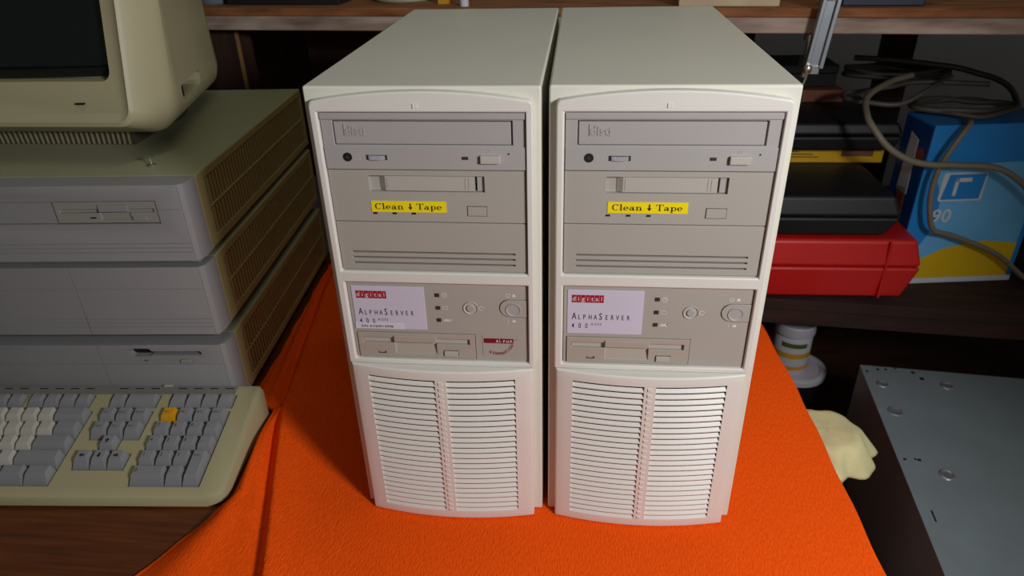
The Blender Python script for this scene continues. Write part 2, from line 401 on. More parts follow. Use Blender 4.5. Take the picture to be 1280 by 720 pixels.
def tower(name, label, loc, rz, left):
    t = thing(name, label, 'computer tower', loc, rz, 'matching white server towers')
    # steel case
    b = MB(); b.box(0, TW, .004, TD, .001, TH); c = b.obj('case', 'case_white', t, bevel=.0018)
    cut(c, MB().box(.0125, .1600, 0, .02, .180, .390))
    b = MB(); b.box(0.0005, TW-.0005, TD, TD+.004, .002, TH-.001); b.obj('rear_panel', 'case_white', t, bevel=.001)
    # bezel
    pts = [(.0052, .1742), (.1665, .1742)]
    pts += [(.1665, .3975), (.1655, .4000)]
    for k in range(15):
        q = k/14; x = .1635-(.1635-.0082)*q; pts.append((x, .4010+.0066*(1-(2*q-1)**2)))
    pts += [(.0062, .4000), (.0052, .3975)]
    b = MB(); b.prism(pts, -.0038, .0045); bz = b.obj('bezel', 'bezel_white', t, bevel=.0016, seg=3)
    cut(bz, MB().box(.0112, .1614, -.02, .03, .2640, .3925), MB().box(.0120, .1612, -.02, .03, .1788, .2538))
    b = MB(); b.box(.0812, .0852, -.0042, -.0030, .3955, .3990); b.box(.0816, .0822, -.0045, -.003, .3955, .3990); b.obj('emblem', 'bezel_white', bz, bevel=.0002)
    # backing of the bays
    b = MB(); b.box(.0126, .1599, .012, .016, .181, .3895); b.obj('bay_backing', 'dark', t)
    # optical drive
    b = MB(); b.box(.0118, .1608, -.0012, .011, .3496, .3920); cd = b.obj('optical_drive', 'drive_grey', t, bevel=.0005)
    cut(cd, MB().box(.0205, .1518, -.01, .006, .3682, .3862))
    b = MB(); b.box(.0118, .1608, -.0026, -.0013, .3872, .3920); b.obj('top_lip', 'drive_grey', cd, bevel=.0008)
    b = MB(); b.box(.0119, .1607, -.0022, -.0012, .3496, .3670); b.obj('lower_fascia', 'drive_grey', cd, bevel=.0005)
    b = MB(); b.box(.0213, .1506, -.0010, .0055, .3687, .3853); tr = b.obj('disc_tray', 'drive_grey', cd, bevel=.0004)
    b = MB(); b.relief('disc', .0293, .3757, -.0009, .0095, .0006, 1.0, .035)
    b.box(.0287, .0292, -.0016, -.0008, .3750, .3835); b.box(.0428, .0433, -.0016, -.0008, .3750, .3810)
    b.obj('embossed_mark', 'drive_grey', cd)
    b = MB(); b.cyl((.0290, -.0026, .3592), (.0290, -.001, .3592), .0034, n=20); b.cyl((.029, -.0028, .3592), (.029, -.0015, .3592), .0014, n=12, mi=1); b.obj('headphone_jack', ['dark', 'dark_led'], cd)
    b = MB(); b.ring(.0364, .3597, .0016, .0021, -.0023, 0, -50, 230); b.box(.0343, .0351, -.0024, -.0020, .3570, .3585); b.box(.0376, .0384, -.0024, -.0020, .3570, .3585); b.obj('headphone_symbol', 'pale_plastic', cd)
    b = MB(); b.box(.0430, .0588, -.00235, -.0018, .3570, .3609); b.obj('wheel_slot', 'dark_led', cd)
    b = MB(); n = 13
    for k in range(n):
        a = -1.0+2.0*(k+.5)/n; x = .0511+.0072*sin(a); b.box(x-.00042*cos(a), x+.00042*cos(a), -.0026-.0030*cos(a)+.0012, -.001, .3575, .3605)
    b.cyl((.0511, .0022, .3576), (.0511, .0022, .3604), .0066, n=32, mi=1); b.obj('volume_wheel', ['light_plastic', 'dark_led'], cd)
    b = MB(); b.box(.1143, .1190, -.0024, -.0018, .3576, .3600); b.obj('status_light', 'dark_led', cd)
    b = MB(); b.box(.1280, .1424, -.0050, -.0010, .3553, .3613); b.obj('eject_button', 'pale_plastic', cd, bevel=.0006)
    b = MB()
    for a, c in (((.1332, .3630), (.1349, .3654)), ((.1349, .3654), (.1366, .3630)), ((.1366, .3630), (.1332, .3630))): b.tube([(a[0], -.0023, a[1]), (c[0], -.0023, c[1])], .0002, 4)
    b.obj('eject_symbol', 'pale_plastic', cd)
    b = MB(); b.cyl((.1487, -.0024, .3622), (.1487, -.0018, .3622), .0007, n=10); b.obj('pinhole', 'dark', cd)
    # tape drive
    b = MB(); b.box(.0118, .1608, -.0012, .011, .3073, .3488); td = b.obj('tape_drive', 'drive_beige', t, bevel=.0005)
    cut(td, MB().box(.0422, .1300, -.01, .0030, .3318, .3446), MB().box(.0500, .1300, -.01, .0085, .3322, .3442))
    b = MB(); b.add([(.0500, .0026, .3324), (.0500, .0026, .3440), (.0545, -.0002, .3440), (.0545, -.0002, .3324), (.1225, -.0002, .3440), (.1225, -.0002, .3324), (.1225, .0075, .3440), (.1225, .0075, .3324), (.05, .0075, .3440), (.05, .0075, .3324)],
                     [(0, 1, 2, 3), (3, 2, 4, 5), (5, 4, 6, 7), (0, 3, 5, 7, 9), (1, 8, 6, 4, 2), (9, 8, 1, 0), (7, 6, 8, 9)])
    b.box(.0560, .0563, -.0005, .001, .3340, .3425, 1); b.box(.1155, .1158, -.0005, .001, .3335, .3430, 1); b.box(.1180, .1182, -.0005, .001, .3335, .3430, 1)
    b.obj('tape_door', ['tape_door', 'drive_beige'], td)
    b = MB(); b.box(.1243, .1298, .0010, .0050, .3324, .3440); b.obj('slot_end_block', 'drive_grey', td)
    b = MB(); b.box(.1226, .1243, .0062, .0070, .3324, .3440); b.obj('slot_gap', 'dark', td)
    b = MB(); b.box(.1160, .1312, -.0014, -.0008, .3127, .3209); b.obj('button_gap', 'dark_led', td)
    b = MB(); b.box(.1164, .1308, -.0020, -.0008, .3131, .3205); b.obj('eject_button', 'drive_beige', td, bevel=.0003)
    for x in (.0445, .0596, .0746):
        b = MB(); b.box(x-.0016, x+.0016, -.0016, -.0008, .3135, .3149); b.obj('status_light', 'dark', td)
    # yellow label
    if left: lx0, lx1, lz0, lz1 = .0420, .1000, .3153, .3243
    else: lx0, lx1, lz0, lz1 = .0440, .1028, .3163, .3251
    b = MB(); b.box(lx0, lx1, -.0017, -.0011, lz0, lz1); lb = b.obj('cleaning_label', 'label_yellow', t); lb['label'] = 'yellow printed tape label'
    b = MB(); h = .0050; wtot = (.93+.5+.76+.8+.88+.5+.66+.5+1.0+.8+.84+.76)*h
    letters_serif(b, 'Clean ! Tape', (lx0+lx1)/2-wtot/2*1.17, (lz0+lz1)/2-.0022, -.00185, h, 0); b.obj('lettering', 'ink', lb)
    # blank bay with slots
    b = MB(); b.box(.0118, .1608, -.0012, .011, .2648, .3065); bb = b.obj('blank_bay_cover', 'drive_beige', t, bevel=.0005)
    cut(bb, *[MB().box(.0212, .1516, -.01, .006, z-.0008, z+.0008) for z in (.2804, .2756, .2707)])
    # control panel
    b = MB(); b.box(.0126, .1606, -.0008, .011, .1793, .2533); cp = b.obj('control_panel', 'drive_beige', t, bevel=.0005)
    cut(cp, MB().cyl((.1139, -.01, .2308), (.1139, .0035, .2308), .0058, n=28), MB().prism([(.1610, .2395), (.1455, .2395)]+[(.1470+.0086*cos(R(a))-.0012, .2311+.0086*sin(R(a))) for a in range(100, 261, 16)]+[(.1470, .2226), (.1610, .2226)], -.01, .0030),
        MB().box(.0150, .1166, -.01, .004, .1796, .2052))
    for z, ic in ((.2422, 0), (.2302, 1), (.2184, 2)):
        b = MB(); b.box(.0851, .0887, -.0014, -.0004, z-.0016, z+.0016); b.obj('indicator_light', 'dark_led', cp)
        b = MB(); y = -.0010; x = .0928
        if ic == 0:
            b.ring(x, z, .0018, .0023, y); b.poly([(x-.0013, z-.0004), (x-.0006, z+.0006), (x+.0006, z-.0004), (x+.0013, z+.0004), (x+.0006, z+.0006), (x-.0006, z+.0012)], y)
        elif ic == 1:
            for q in ((x-.0024, x+.0024, z+.0012, z+.0016), (x-.0024, x+.0024, z-.0016, z-.0012), (x-.0024, x-.002, z-.0016, z+.0016), (x+.002, x+.0024, z-.0016, z+.0016)): b.poly([(q[0], q[2]), (q[1], q[2]), (q[1], q[3]), (q[0], q[3])], y)
        else:
            for k in range(3): b.poly([(x-.0026+k*.0020, z-.0014), (x-.0010+k*.0020, z-.0014), (x+.0006+k*.0020, z+.0010), (x-.0010+k*.0020, z+.0010)], y)
            b.poly([(x+.003, z+.0016), (x+.0052, z+.0004), (x+.0032, z-.0006)], y)
        b.obj('indicator_symbol', 'ink_white', cp)
    b = MB(); b.lathe([(.0060, 0), (.0058, .0009), (.0034, -.0026), (.0033, -.004)]).xf(Matrix.Translation((.1139, -.0009, .2308)) @ Matrix.Rotation(pi/2, 4, 'X')); b.obj('reset_dish', 'pale_plastic', cp, smooth=50)
    b = MB(); b.cyl((.1139, -.0022, .2308), (.1139, .0034, .2308), .0031, n=20); b.obj('reset_button', 'drive_grey', cp, bevel=.0004)
    b = MB(); b.ring(.1226, .2306, .0015, .0020, -.0010, 0, 30, 320); b.poly([(.1240, .2312), (.1252, .2322), (.1250, .2306)], -.0010); b.obj('reset_symbol', 'ink_white', cp)
    b = MB(); b.prism([(.1604, .2390), (.1460, .2390)]+[(.1460+.0080*cos(R(a)), .2311+.0079*sin(R(a))) for a in range(100, 261, 16)]+[(.1460, .2232), (.1604, .2232)], -.0012, .0028)
    pb = b.obj('power_button', 'drive_beige', cp, bevel=.0004)
    b = MB(); b.lathe([(.0062, .0002), (.0059, .0009), (.0045, .0002), (.002, -.0003), (.0001, -.0004)]).xf(Matrix.Translation((.1490, -.0011, .2303)) @ Matrix.Rotation(pi/2, 4, 'X')); b.obj('power_button_dimple', 'drive_grey', cp, smooth=60)
    b = MB(); b.ring(.1448, .2434, .0013, .0018, -.0010); b.obj('power_symbol', 'ink_white', cp)
    for pl in ([(.1484, .2422), (.1512, .2422), (.1507, .2446), (.1488, .2446)], [(.1446, .2172), (.1450, .2172), (.1450, .2208), (.1446, .2208)], [(.1478, .2182), (.1512, .2182), (.1506, .2202), (.1486, .2202)]):
        b = MB(); b.poly(pl, -.0010); b.obj('power_symbol', 'ink_white', cp)
    # badge
    b = MB(); b.box(.0155, .0762, -.0014, -.0007, .2083, .2495); bd = b.obj('name_badge', 'badge_lilac', t, bevel=.0003); bd['label'] = 'pale lilac name badge'
    for k, chh in enumerate('digital'):
        x = .0190+k*.00368; b = MB(); b.box(x, x+.0034, -.00155, -.0012, .2380, .2450); b.obj('logo_square', 'logo_red', bd)
    b = MB()
    for k, chh in enumerate('digital'): b.text(chh, .0190+k*.00368+.0017, .2397, -.00165, .0058, 0, .95, 1, .0, 'CENTER')
    b.obj('logo_lettering', 'ink_white', bd)
    b = MB(); x = .0193
    for word in ('Alpha', 'Server'):
        for k, chh in enumerate(word.upper()):
            s = .0090 if k == 0 else .0066
            b.text(chh, x, .2222, -.00155, s, 0, .62, 1, .004); x += (.0051 if k == 0 else .0043)
            if chh == 'L': x -= .0003
    x = .0193
    for chh in '400': b.text(chh, x, .2137, -.00155, .0068, 0, .62, 1, .002); x += .0055
    b.text('4/233', .0350, .2166, -.00155, .0032, 0, .9, 1.35)
    b.obj('lettering', 'ink', bd)
    # floppy drive
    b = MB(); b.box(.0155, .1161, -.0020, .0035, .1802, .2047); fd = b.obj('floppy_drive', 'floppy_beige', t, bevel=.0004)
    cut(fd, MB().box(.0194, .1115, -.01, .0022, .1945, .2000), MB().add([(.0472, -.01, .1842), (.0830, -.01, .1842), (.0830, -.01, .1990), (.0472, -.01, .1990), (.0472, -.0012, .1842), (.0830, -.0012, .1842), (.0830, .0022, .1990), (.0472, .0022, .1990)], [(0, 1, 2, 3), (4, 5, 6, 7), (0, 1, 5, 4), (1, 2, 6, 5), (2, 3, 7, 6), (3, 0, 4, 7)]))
    b = MB(); b.box(.0198, .1112, .0005, .0020, .1947, .1985); b.obj('slot_shutter', 'pale_plastic', fd)
    b = MB(); b.box(.0470, .0832, -.0034, .0012, .1965, .2026); b.obj('finger_tab', 'floppy_beige', fd, bevel=.0005)
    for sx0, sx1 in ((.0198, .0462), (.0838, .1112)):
        b = MB(); b.box(sx0, sx1, -.0004, .0008, .1991, .1999); b.obj('slot_shadow_line', 'dark_led', fd)  # dark strip standing in for the shade along the top of the slot
    b = MB(); b.box(.0892, .1016, -.0023, -.0018, .1832, .1889); b.obj('button_gap', 'dark_led', fd)
    b = MB(); b.box(.0896, .1012, -.0036, -.0016, .1835, .1885); b.obj('eject_button', 'pale_plastic', fd, bevel=.0004)
    b = MB(); b.box(.0322, .0388, -.0022, -.0016, .1842, .1850); b.box(.0322, .0328, -.0022, -.0016, .1842, .1862); b.box(.0376, .0388, -.0022, -.0016, .1842, .1862); b.obj('status_light', 'dark_led', fd)
    vent_panel(t)
    if left:
        b = MB(); b.box(.0150, .0562, -.0018, -.0013, .2085, .2140); sn = b.obj('serial_sticker', 'sticker_white', t); sn['label'] = 'white serial number sticker'
        b = MB(); b.text('S/N AY60913998', .0200, .2100, -.0019, .0032, 0, 1.22, 1.0, .012); b.obj('lettering', 'ink', sn)
        b = MB(); b.box(.1225, .1525, -.0012, -.0007, .1848, .2042); ag = b.obj('emblem_sticker', 'drive_beige', t)
        b = MB(); b.box(.1236, .1486, -.00145, -.001, .1972, .2018); b.obj('red_bar', 'alpha_red', ag)
        b = MB()
        for k, chh in enumerate('ALPHA'): b.text(chh, .1338+k*.00292, .1981+.0003*sin(k*1.7), -.0016, .0039, 0, .85, 1, .012, 'LEFT', .12*sin(k*2.2))
        b.obj('white_lettering', 'ink_white', ag)
        b = MB(); word = 'GENERATION'
        for k, chh in enumerate(word):
            q = k/(len(word)-1)
            P0, P1, P2 = Vector((.1285, .1872)), Vector((.1415, .1818)), Vector((.1482, .1945))
            p = P0*(1-q)**2+P1*2*q*(1-q)+P2*q*q; d = (P1-P0)*(1-q)+(P2-P1)*q
            b.text(chh, p.x, p.y, -.0014, .0035, 0, .9, 1, .035, 'CENTER', math.atan2(d.y, d.x))
        b.box(.1500, .1512, -.0014, -.0013, .2006, .2012)
        b.obj('red_lettering', 'alpha_red', ag)
    for x, y in ((.03, .03), (.142, .03), (.03, .36), (.142, .36)):
        b = MB(); b.cyl((x, y, 0), (x, y, .0015), .009, n=16); b.obj('foot', 'dark', t)
    return t
tower('server_tower', 'left white server tower with a serial number sticker and red alpha generation emblem', (-.1775, -.0009, 0.0005), -.0048, True)
tower('server_tower', 'right white server tower without emblem sticker, nearest the red tool case', (0, 0, 0.0005), 0, False)

# ------------------------------------------------------------------ stacked old desktop computers
SO = Vector((-.36773, .13472, 0)); SR = R(3.2)
def desktop(k, label, z0):
    H = .0848; Wd = .455; D = .395
    t = thing('desktop_computer', label, 'computer', (SO.x, SO.y, z0), SR, 'old grey desktop computers in the stack')
    b = MB(); b.box(-Wd+.010, -.010, .012, D-.01, 0, .0075); b.obj('base', 'old_trim', t, bevel=.001)
    # steel cover: top and side with slotted vents
    b = MB(); b.box(-Wd, 0, .027, D, .0075, H+.0072); c = b.obj('cover', 'old_side', t, bevel=.003, seg=3)
    c.data.materials.append(M['old_top'])
    for p in c.data.polygons:
        if p.normal.z > .9: p.material_index = 1
    rows = ((.018, .0475), (.0520, .0812))
    cut(c, *[MB().box(-.010, .01, .0475, .386, a, q) for a, q in rows], *[MB().box(-Wd-.01, -Wd+.010, .0475, .386, a, q) for a, q in rows])
    for sgn, nm in ((1, 'side_vent'), (-1, 'side_vent')):
        b = MB(); xa = -.0095 if sgn > 0 else -Wd+.0085
        for a, q in rows:
            b.box(xa, xa+.001, .0478, .3857, a+.0003, q-.0003, 1)
            nb = 42
            for i in range(nb):
                y = .0478+(.3857-.0478)*(i+.5)/nb
                x0, x1 = (-.0055, -.0004) if sgn > 0 else (-Wd+.0004, -Wd+.0055)
                b.box(x0, x1, y-.0020, y+.0020, a, q)
        b.obj(nm, ['old_side', 'vent_dark'], t)
    # front moulding with chamfered corners
    prof = [(-Wd+.0085, 0), (-.0085, 0), (-.0025, .004), (-.0002, .012), (0, .0268), (-Wd, .0268), (-Wd+.0002, .012), (-Wd+.0025, .004)]
    b = MB(); b.prism(prof, .008, H+.0072, ax='z'); f = b.obj('front_moulding', 'old_grey', t, bevel=.0016, seg=2)
    cuts = [MB().box(-Wd-.01, .01, -.01, .0008, z, z+.0011) for z in (.0275, .0225, .0175)]
    cuts += [MB().box(-Wd-.01, .01, -.01, .0007, .0655, .0661)]
    cuts += [MB().box(-.0080, -.0073, -.01, .0012, .007, .1)]
    if k > 0: cuts += [MB().box(-.1486, -.1480, -.01, .0010, .007, .1)]
    if k == 0: cuts += [MB().box(-.30, -.0330, -.01, .0050, .0505, .0755)]
    if k == 2: cuts += [MB().prism(rrect(-.1130, -.0868, .0765, .0872, .0052), -.01, .010), MB().prism(rrect(-.0900, -.0300, .0780, .0835, .0025), -.01, .010), MB().box(-.0575, -.0430, -.01, .0006, .0668, .0735), MB().box(-.1000, -.0945, -.01, .002, .0700, .0715)]
    cut(f, *cuts)
    b = MB(); b.box(-Wd+.006, -.006, .006, .0262, .0035, .0085); b.obj('lower_lip', 'old_grey', t, bevel=.0008)
    if k == 0:
        b = MB(); b.box(-.140, -.0345, .0010, .0048, .0515, .0745); fd = b.obj('floppy_drive', 'old_trim', t, bevel=.0005)
        cut(fd, MB().box(-.136, -.037, -.01, .0035, .0625, .0665), MB().box(-.094, -.0625, -.01, .0028, .0545, .0640))
        b = MB(); b.box(-.0935, -.0630, -.0006, .004, .0640, .0712); b.obj('finger_tab', 'old_grey', fd, bevel=.0004)
        b = MB(); b.box(-.0600, -.0465, -.0006, .003, .0540, .0592); b.obj('eject_button', 'old_grey', fd, bevel=.0004)
        b = MB(); b.box(-.1050, -.0990, .0006, .002, .0565, .0580); b.obj('status_light', 'dark', fd)
        b = MB(); b.box(-.299, -.141, .0030, .0048, .0507, .0753); b.obj('blank_plate', 'old_grey', t, bevel=.0004)
    if k == 2:
        b = MB(); b.prism(rrect(-.1128, -.0870, .0767, .0870, .005), .0075, .0095); b.prism(rrect(-.0899, -.0301, .0782, .0833, .0024), .0080, .0094); b.obj('disk_slot', 'dark', t)
        b = MB(); b.prism(rrect(-.0560, -.0438, .0675, .0728, .001), -.0018, .003); b.obj('eject_button', 'old_trim', t, bevel=.0005)
        b = MB(); b.box(-.0995, -.0950, .0008, .0018, .0702, .0713); b.obj('status_light', 'dark', t)
        b = MB(); b.ring(-.0985, .0800, .0052, .0056, -.0002, 0, 180, 300); b.obj('slot_rim', 'old_trim', t)
    return t
desktop(0, 'topmost desktop computer of the stack, with a floppy drive, under the monitor', .1905)
desktop(1, 'middle desktop computer of the stack, with a plain grooved front', .0985)
desktop(2, 'bottom desktop computer of the stack, with a black disk slot, behind the keyboard', .0065+TZ-.0024)

# ------------------------------------------------------------------ terminal monitor on the stack
STZ = .1905+.0920
t = thing('monitor', 'beige terminal monitor with dark screen on top of the computer stack', 'monitor', (-.60, .38, STZ))
OX, OY, OZ = -.60, .38, STZ
TOP = .60
def section(xr, xl, zb, zt_, y0, tilt, r, n=6):
    out = []
    for cx, cz, a in ((xr-r, zt_-r, 0), (xl+r, zt_-r, 90), (xl+r, zb+r, 180), (xr-r, zb+r, 270)):
        for k in range(n+1):
            x = cx+r*cos(R(a+90*k/n)); z = cz+r*sin(R(a+90*k/n))
            out.append((x-OX, y0+(z-.325)*tilt-OY, z-OZ))
    return out
secs = [section(-.452, -.786, .334, .585, .201, .26, .008), section(-.445, -.793, .327, .592, .196, .26, .014), section(-.441, -.797, .322, .597, .199, .26, .016),
        section(-.4245, -.813, .3065, .615, .236, .20, .022), section(-.4215, -.817, .3045, .618, .246, .18, .026), section(-.4265, -.812, .3045, .616, .268, .12, .026),
        section(-.480, -.760, .2995, .590, .470, .0, .026), section(-.497, -.743, .3035, .575, .508, -.06, .022), section(-.506, -.734, .312, .566, .514, -.06, .014)]
b = MB(); n = len(secs[0])
for s in secs: b.v += s
for i in range(len(secs)-1):
    for k in range(n): b.f.append((i*n+k, i*n+(k+1) % n, (i+1)*n+(k+1) % n, (i+1)*n+k)); b.mi.append(0)
b.f.append(tuple(range(n))); b.mi.append(0); b.f.append(tuple((len(secs)-1)*n+k for k in range(n))); b.mi.append(0)
hs = b.obj('housing', 'monitor_beige', t, smooth=38)
def quad_prism(xz, d0, d1, tilt, yb):   # a rounded shape on the tilted front
    return [[(x-OX, yb+d+(z-.325)*tilt-OY, z-OZ) for x, z in xz] for d in (d0, d1)]
def shell(b, a, c, mi=0):
    n = len(a); b.add(a+c, [tuple(range(n)), tuple(range(2*n-1, n-1, -1))]+[(i, i+n, (i+1) % n+n, (i+1) % n) for i in range(n)], mi); return b
scr = rrect(-.7745, -.4635, .366, .566, .010)
cut(hs, shell(MB(), *quad_prism(scr, -.03, .022, .26, .199)))
# side handle pocket
hp = [(.335, .345), (.388, .318), (.392, .333), (.386, .352), (.345, .366), (.338, .362)]
def side_pocket(hyz, d0, d1):
    f = lambda y, d: -.4265-(y-.268)*(.0535/.202)-d
    return [[(f(y, d)-OX, y-OY, z-OZ) for y, z in hyz] for d in (d0, d1)]
hyz = [(.290, .3270), (.366, .3275), (.373, .3310), (.375, .3400), (.370, .3435), (.289, .3450), (.284, .3425), (.283, .3310)]
cut(hs, shell(MB(), *side_pocket(hyz, -.02, .030)))
b = MB(); shell(b, *side_pocket([(y*.96+.0132, z*.94+.0202) for y, z in hyz], .0262, .0295)); b.obj('handle_recess', 'glass_blue', t)
b = MB(); shell(b, *side_pocket([(.300, .329), (.304, .329), (.304, .343), (.300, .343)], .004, .016)); b.obj('handle_rib', 'dark', t)
b = MB(); shell(b, *quad_prism(rrect(-.4785, -.7595, .380, .552, .012), .0125, .0185, .26, .199)); 
b = MB()
NX, NZ = 16, 12; gx = [-.7725+(.307)*i/NX for i in range(NX+1)]; gz = [.368+.196*j/NZ for j in range(NZ+1)]
for z in gz:
    for x in gx:
        bul = .010*(1-((x+.619)/.1535)**2*.6-((z-.466)/.098)**2*.4)
        b.v.append((x-OX, .199+.019-bul+(z-.325)*.26-OY, z-OZ))
for j in range(NZ):
    for i in range(NX): b.f.append((j*(NX+1)+i, j*(NX+1)+i+1, (j+1)*(NX+1)+i+1, (j+1)*(NX+1)+i)); b.mi.append(0)
sc = b.obj('screen', 'screen', t, smooth=80); sd = sc.modifiers.new('thick', 'SOLIDIFY'); sd.thickness = .002; sd.offset = -1
b = MB(); shell(b, *quad_prism([(-.505, .3440), (-.495, .3440), (-.495, .3455), (-.505, .3455)], -.0006, .002, .26, .199)); b.obj('brand_mark', 'dark', t)
# pedestal with ribbed skirt
b = MB(); b.frustum((-.775-OX, -.490-OX, .262-OY, .380-OY, 0), (-.770-OX, -.480-OX, .250-OY, .385-OY, .0195)); b.frustum((-.74-OX, -.53-OX, .27-OY, .44-OY, .0190), (-.72-OX, -.54-OX, .29-OY, .43-OY, .0235)); b.obj('pedestal', 'pedestal_grey', t, bevel=.001)
b = MB()
for i in range(44):
    x = -.766+.277*(i+.5)/44-OX
    b.add([(x-.0005+sh, y-OY, z) for y, z, sh in ((.2606, .0008, -.0045), (.2486, .0190, .0045)) for _ in (0,)]+[(x+.0016+sh, y-OY, z) for y, z, sh in ((.2606, .0008, -.0045), (.2486, .0190, .0045))]+[(x-.0005+sh, y+.004-OY, z) for y, z, sh in ((.2606, .0008, -.0045), (.2486, .0190, .0045))]+[(x+.0016+sh, y+.004-OY, z) for y, z, sh in ((.2606, .0008, -.0045), (.2486, .0190, .0045))],
          [(0, 1, 3, 2), (4, 6, 7, 5), (0, 2, 6, 4), (1, 5, 7, 3), (0, 4, 5, 1), (2, 3, 7, 6)])
b.obj('vent_ribs', 'monitor_face', t)

# small brass screw standing on the stack
t = thing('thumb_screw', 'small shiny thumb screw standing on the top computer in front of the monitor', 'screw', (-.4310, .1905, STZ))
b = MB(); b.lathe([(.0048, 0), (.0050, .0006), (.0036, .0016), (.0012, .0022)], n=16); b.obj('flange', 'steel', t, smooth=40)
b = MB(); b.cyl((0, 0, .002), (0, 0, .0085), .0011, n=10); b.obj('shank', 'steel', t)
b = MB(); b.cyl((-.003, 0, .0095), (.003, 0, .0095), .0013, n=10); b.obj('crossbar', 'steel', t)

# ------------------------------------------------------------------ keyboard
KO = Vector((-.3310, -.0285, TZ)); KR = R(3.2)
t = thing('keyboard', 'beige computer keyboard with grey keys lying beside the orange towel', 'keyboard', KO, KR)
KW = .466; zf = lambda y: .012+.2*y
b = MB()
prof = []
outline = [(-KW+.010, .0145), (-KW+.002, .020), (-KW, .030), (-KW, .157), (-KW+.004, .161), (.003, .161), (.007, .157), (.008, .028), (.004, .021), (-.008, .0145)]
n = len(outline)
def inset(p, d): return (p[0]+(d if p[0] < -KW/2 else -d), p[1]+(d if p[1] < .1 else -d))
rings = [([inset(p, .003) for p in outline], lambda y: 0.0), (outline, lambda y: .003), (outline, lambda y: zf(y)-.005), ([inset(p, .001) for p in outline], lambda y: zf(y)-.0017), ([inset(p, .004) for p in outline], zf)]
for pts, zz in rings: b.v += [(x, y, zz(y)) for x, y in pts]
for i in range(len(rings)-1):
    for k in range(n): b.f.append((i*n+k, i*n+(k+1) % n, (i+1)*n+(k+1) % n, (i+1)*n+k)); b.mi.append(0)
b.f += [tuple(range(n)), tuple((len(rings)-1)*n+k for k in range(n))]; b.mi += [0, 0]
body = b.obj('body', 'keyboard_beige', t, smooth=35)
P = .01825; PY = .0187
PADX, PADY = -.0925, .0280          # left/front corner of the keypad
EDX = -.1612; MX = -.4495; FY = .1272
def well(x0, x1, y0, y1):
    return MB().add([(x, y, zf(y)+dz) for dz in (-.006, .03) for y in (y0, y1) for x in (x0, x1)], [(0, 2, 3, 1), (4, 5, 7, 6), (0, 1, 5, 4), (2, 6, 7, 3), (0, 4, 6, 2), (1, 3, 7, 5)])
g = .0014
cut(body, well(PADX-g, PADX+4*P+g, PADY-g, PADY+5*PY+g), well(EDX-g, EDX+3*P+g, PADY+3*PY-g, PADY+5*PY+g), well(EDX-g, EDX+3*P+g, PADY+PY-g, PADY+2*PY+g), well(EDX+P-g, EDX+2*P+g, PADY+2*PY-.003, PADY+3*PY+.003),
    well(MX-g, MX+15*P+g, PADY-g, PADY+5*PY+g))
def fnwell(x0, x1): return well(x0-g, x1+g, FY-g, FY+.0172+g)
FN = [(MX, 5), (MX+5.3*P, 5), (MX+10.6*P, 4), (EDX, 1), (EDX+P, 2), (PADX, 4)]
for x, c in FN: cut(body, fnwell(x, x+P*c))
b = MB(); 
sl = lambda y, d: zf(y)+d
x0, x1 = -KW+.012, -.0215
b.add([(x, y, sl(y, d)) for d in (-.0005, .0008) for y in (.1462, .1575) for x in (x0, x1)], [(0, 2, 3, 1), (4, 5, 7, 6), (0, 1, 5, 4), (2, 6, 7, 3), (0, 4, 6, 2), (1, 3, 7, 5)])
for fx, c in FN:
    for i in range(c):
        b.add([(fx+P*i+.003+dx, y, sl(y, .0010)) for y in (.1530, .1545) for dx in (0, .010)], [(0, 1, 3, 2)], 1)
b.obj('legend_strip', ['strip_grey', 'ink'], t)
b = MB(); b.add([(x, y, sl(y, d)) for d in (-.0005, .0012) for y in (.1565, .1590) for x in (-.108, -.098)], [(0, 2, 3, 1), (4, 5, 7, 6), (0, 1, 5, 4), (2, 6, 7, 3), (0, 4, 6, 2), (1, 3, 7, 5)]); b.obj('light_window', 'key_pale', t)
def key(x, y, wu, hu, m='key_grey', leg=None, hy=PY, zt=.0135):
    gx = .0005; x0, x1, y0, y1 = x+gx, x+wu*P-gx, y+gx, y+hu*hy-gx
    zb = zf((y0+y1)/2)-.0055
    sl_ = .2
    b = MB()
    def ring(d, fr, bk, dz, sc_=0): return [(x0+d, y0+fr), (x1-d, y0+fr), (x1-d, y1-bk), (x0+d, y1-bk)], dz
    for pts, dz in (ring(0, 0, 0, 0), ring(.0004, .0006, .0002, .004), ring(.0026, .0058, .0014, zt-.0006), ring(.0031, .0064, .0019, zt)):
        b.v += [(px, py, zb+dz+(py-(y0+y1)/2)*(sl_ if dz < .01 else sl_+.04)) for px, py in pts]
    for i in range(3):
        for k in range(4): b.f.append((i*4+k, i*4+(k+1) % 4, (i+1)*4+(k+1) % 4, (i+1)*4+k)); b.mi.append(0)
    b.f += [(3, 2, 1, 0), (12, 13, 14, 15)]; b.mi += [0, 0]
    if leg:
        s = .0058 if len(leg) < 2 else (.0037 if len(leg) < 4 else .0028)
        vs, fs = text_mesh(leg, 1, 1, 0, 'LEFT')
        yb = y1-.0085
        b.add([(x0+.0042+a*s, yb+c*s, zb+zt+.00015+(yb+c*s-(y0+y1)/2)*(sl_+.04)) for a, c in vs], fs, 1)
    if leg == '':
        pass
    o = b.obj('key', [m, 'ink'], t, smooth=35, fix=True)
    if m == 'key_yellow': o['label'] = 'yellow key'
    return o
rows = [['PF1', 'PF2', 'PF3', 'PF4'], ['7', '8', '9', '-'], ['4', '5', '6', ','], ['1', '2', '3', None], ['0', None, '.', None]]
for r, rw in enumerate(rows):
    y = PADY+(4-r)*PY
    for c, lg in enumerate(rw):
        if lg is None: continue
        key(PADX+c*P, y, 2 if lg == '0' else 1, 1, 'key_yellow' if lg == 'PF1' else 'key_grey', lg)
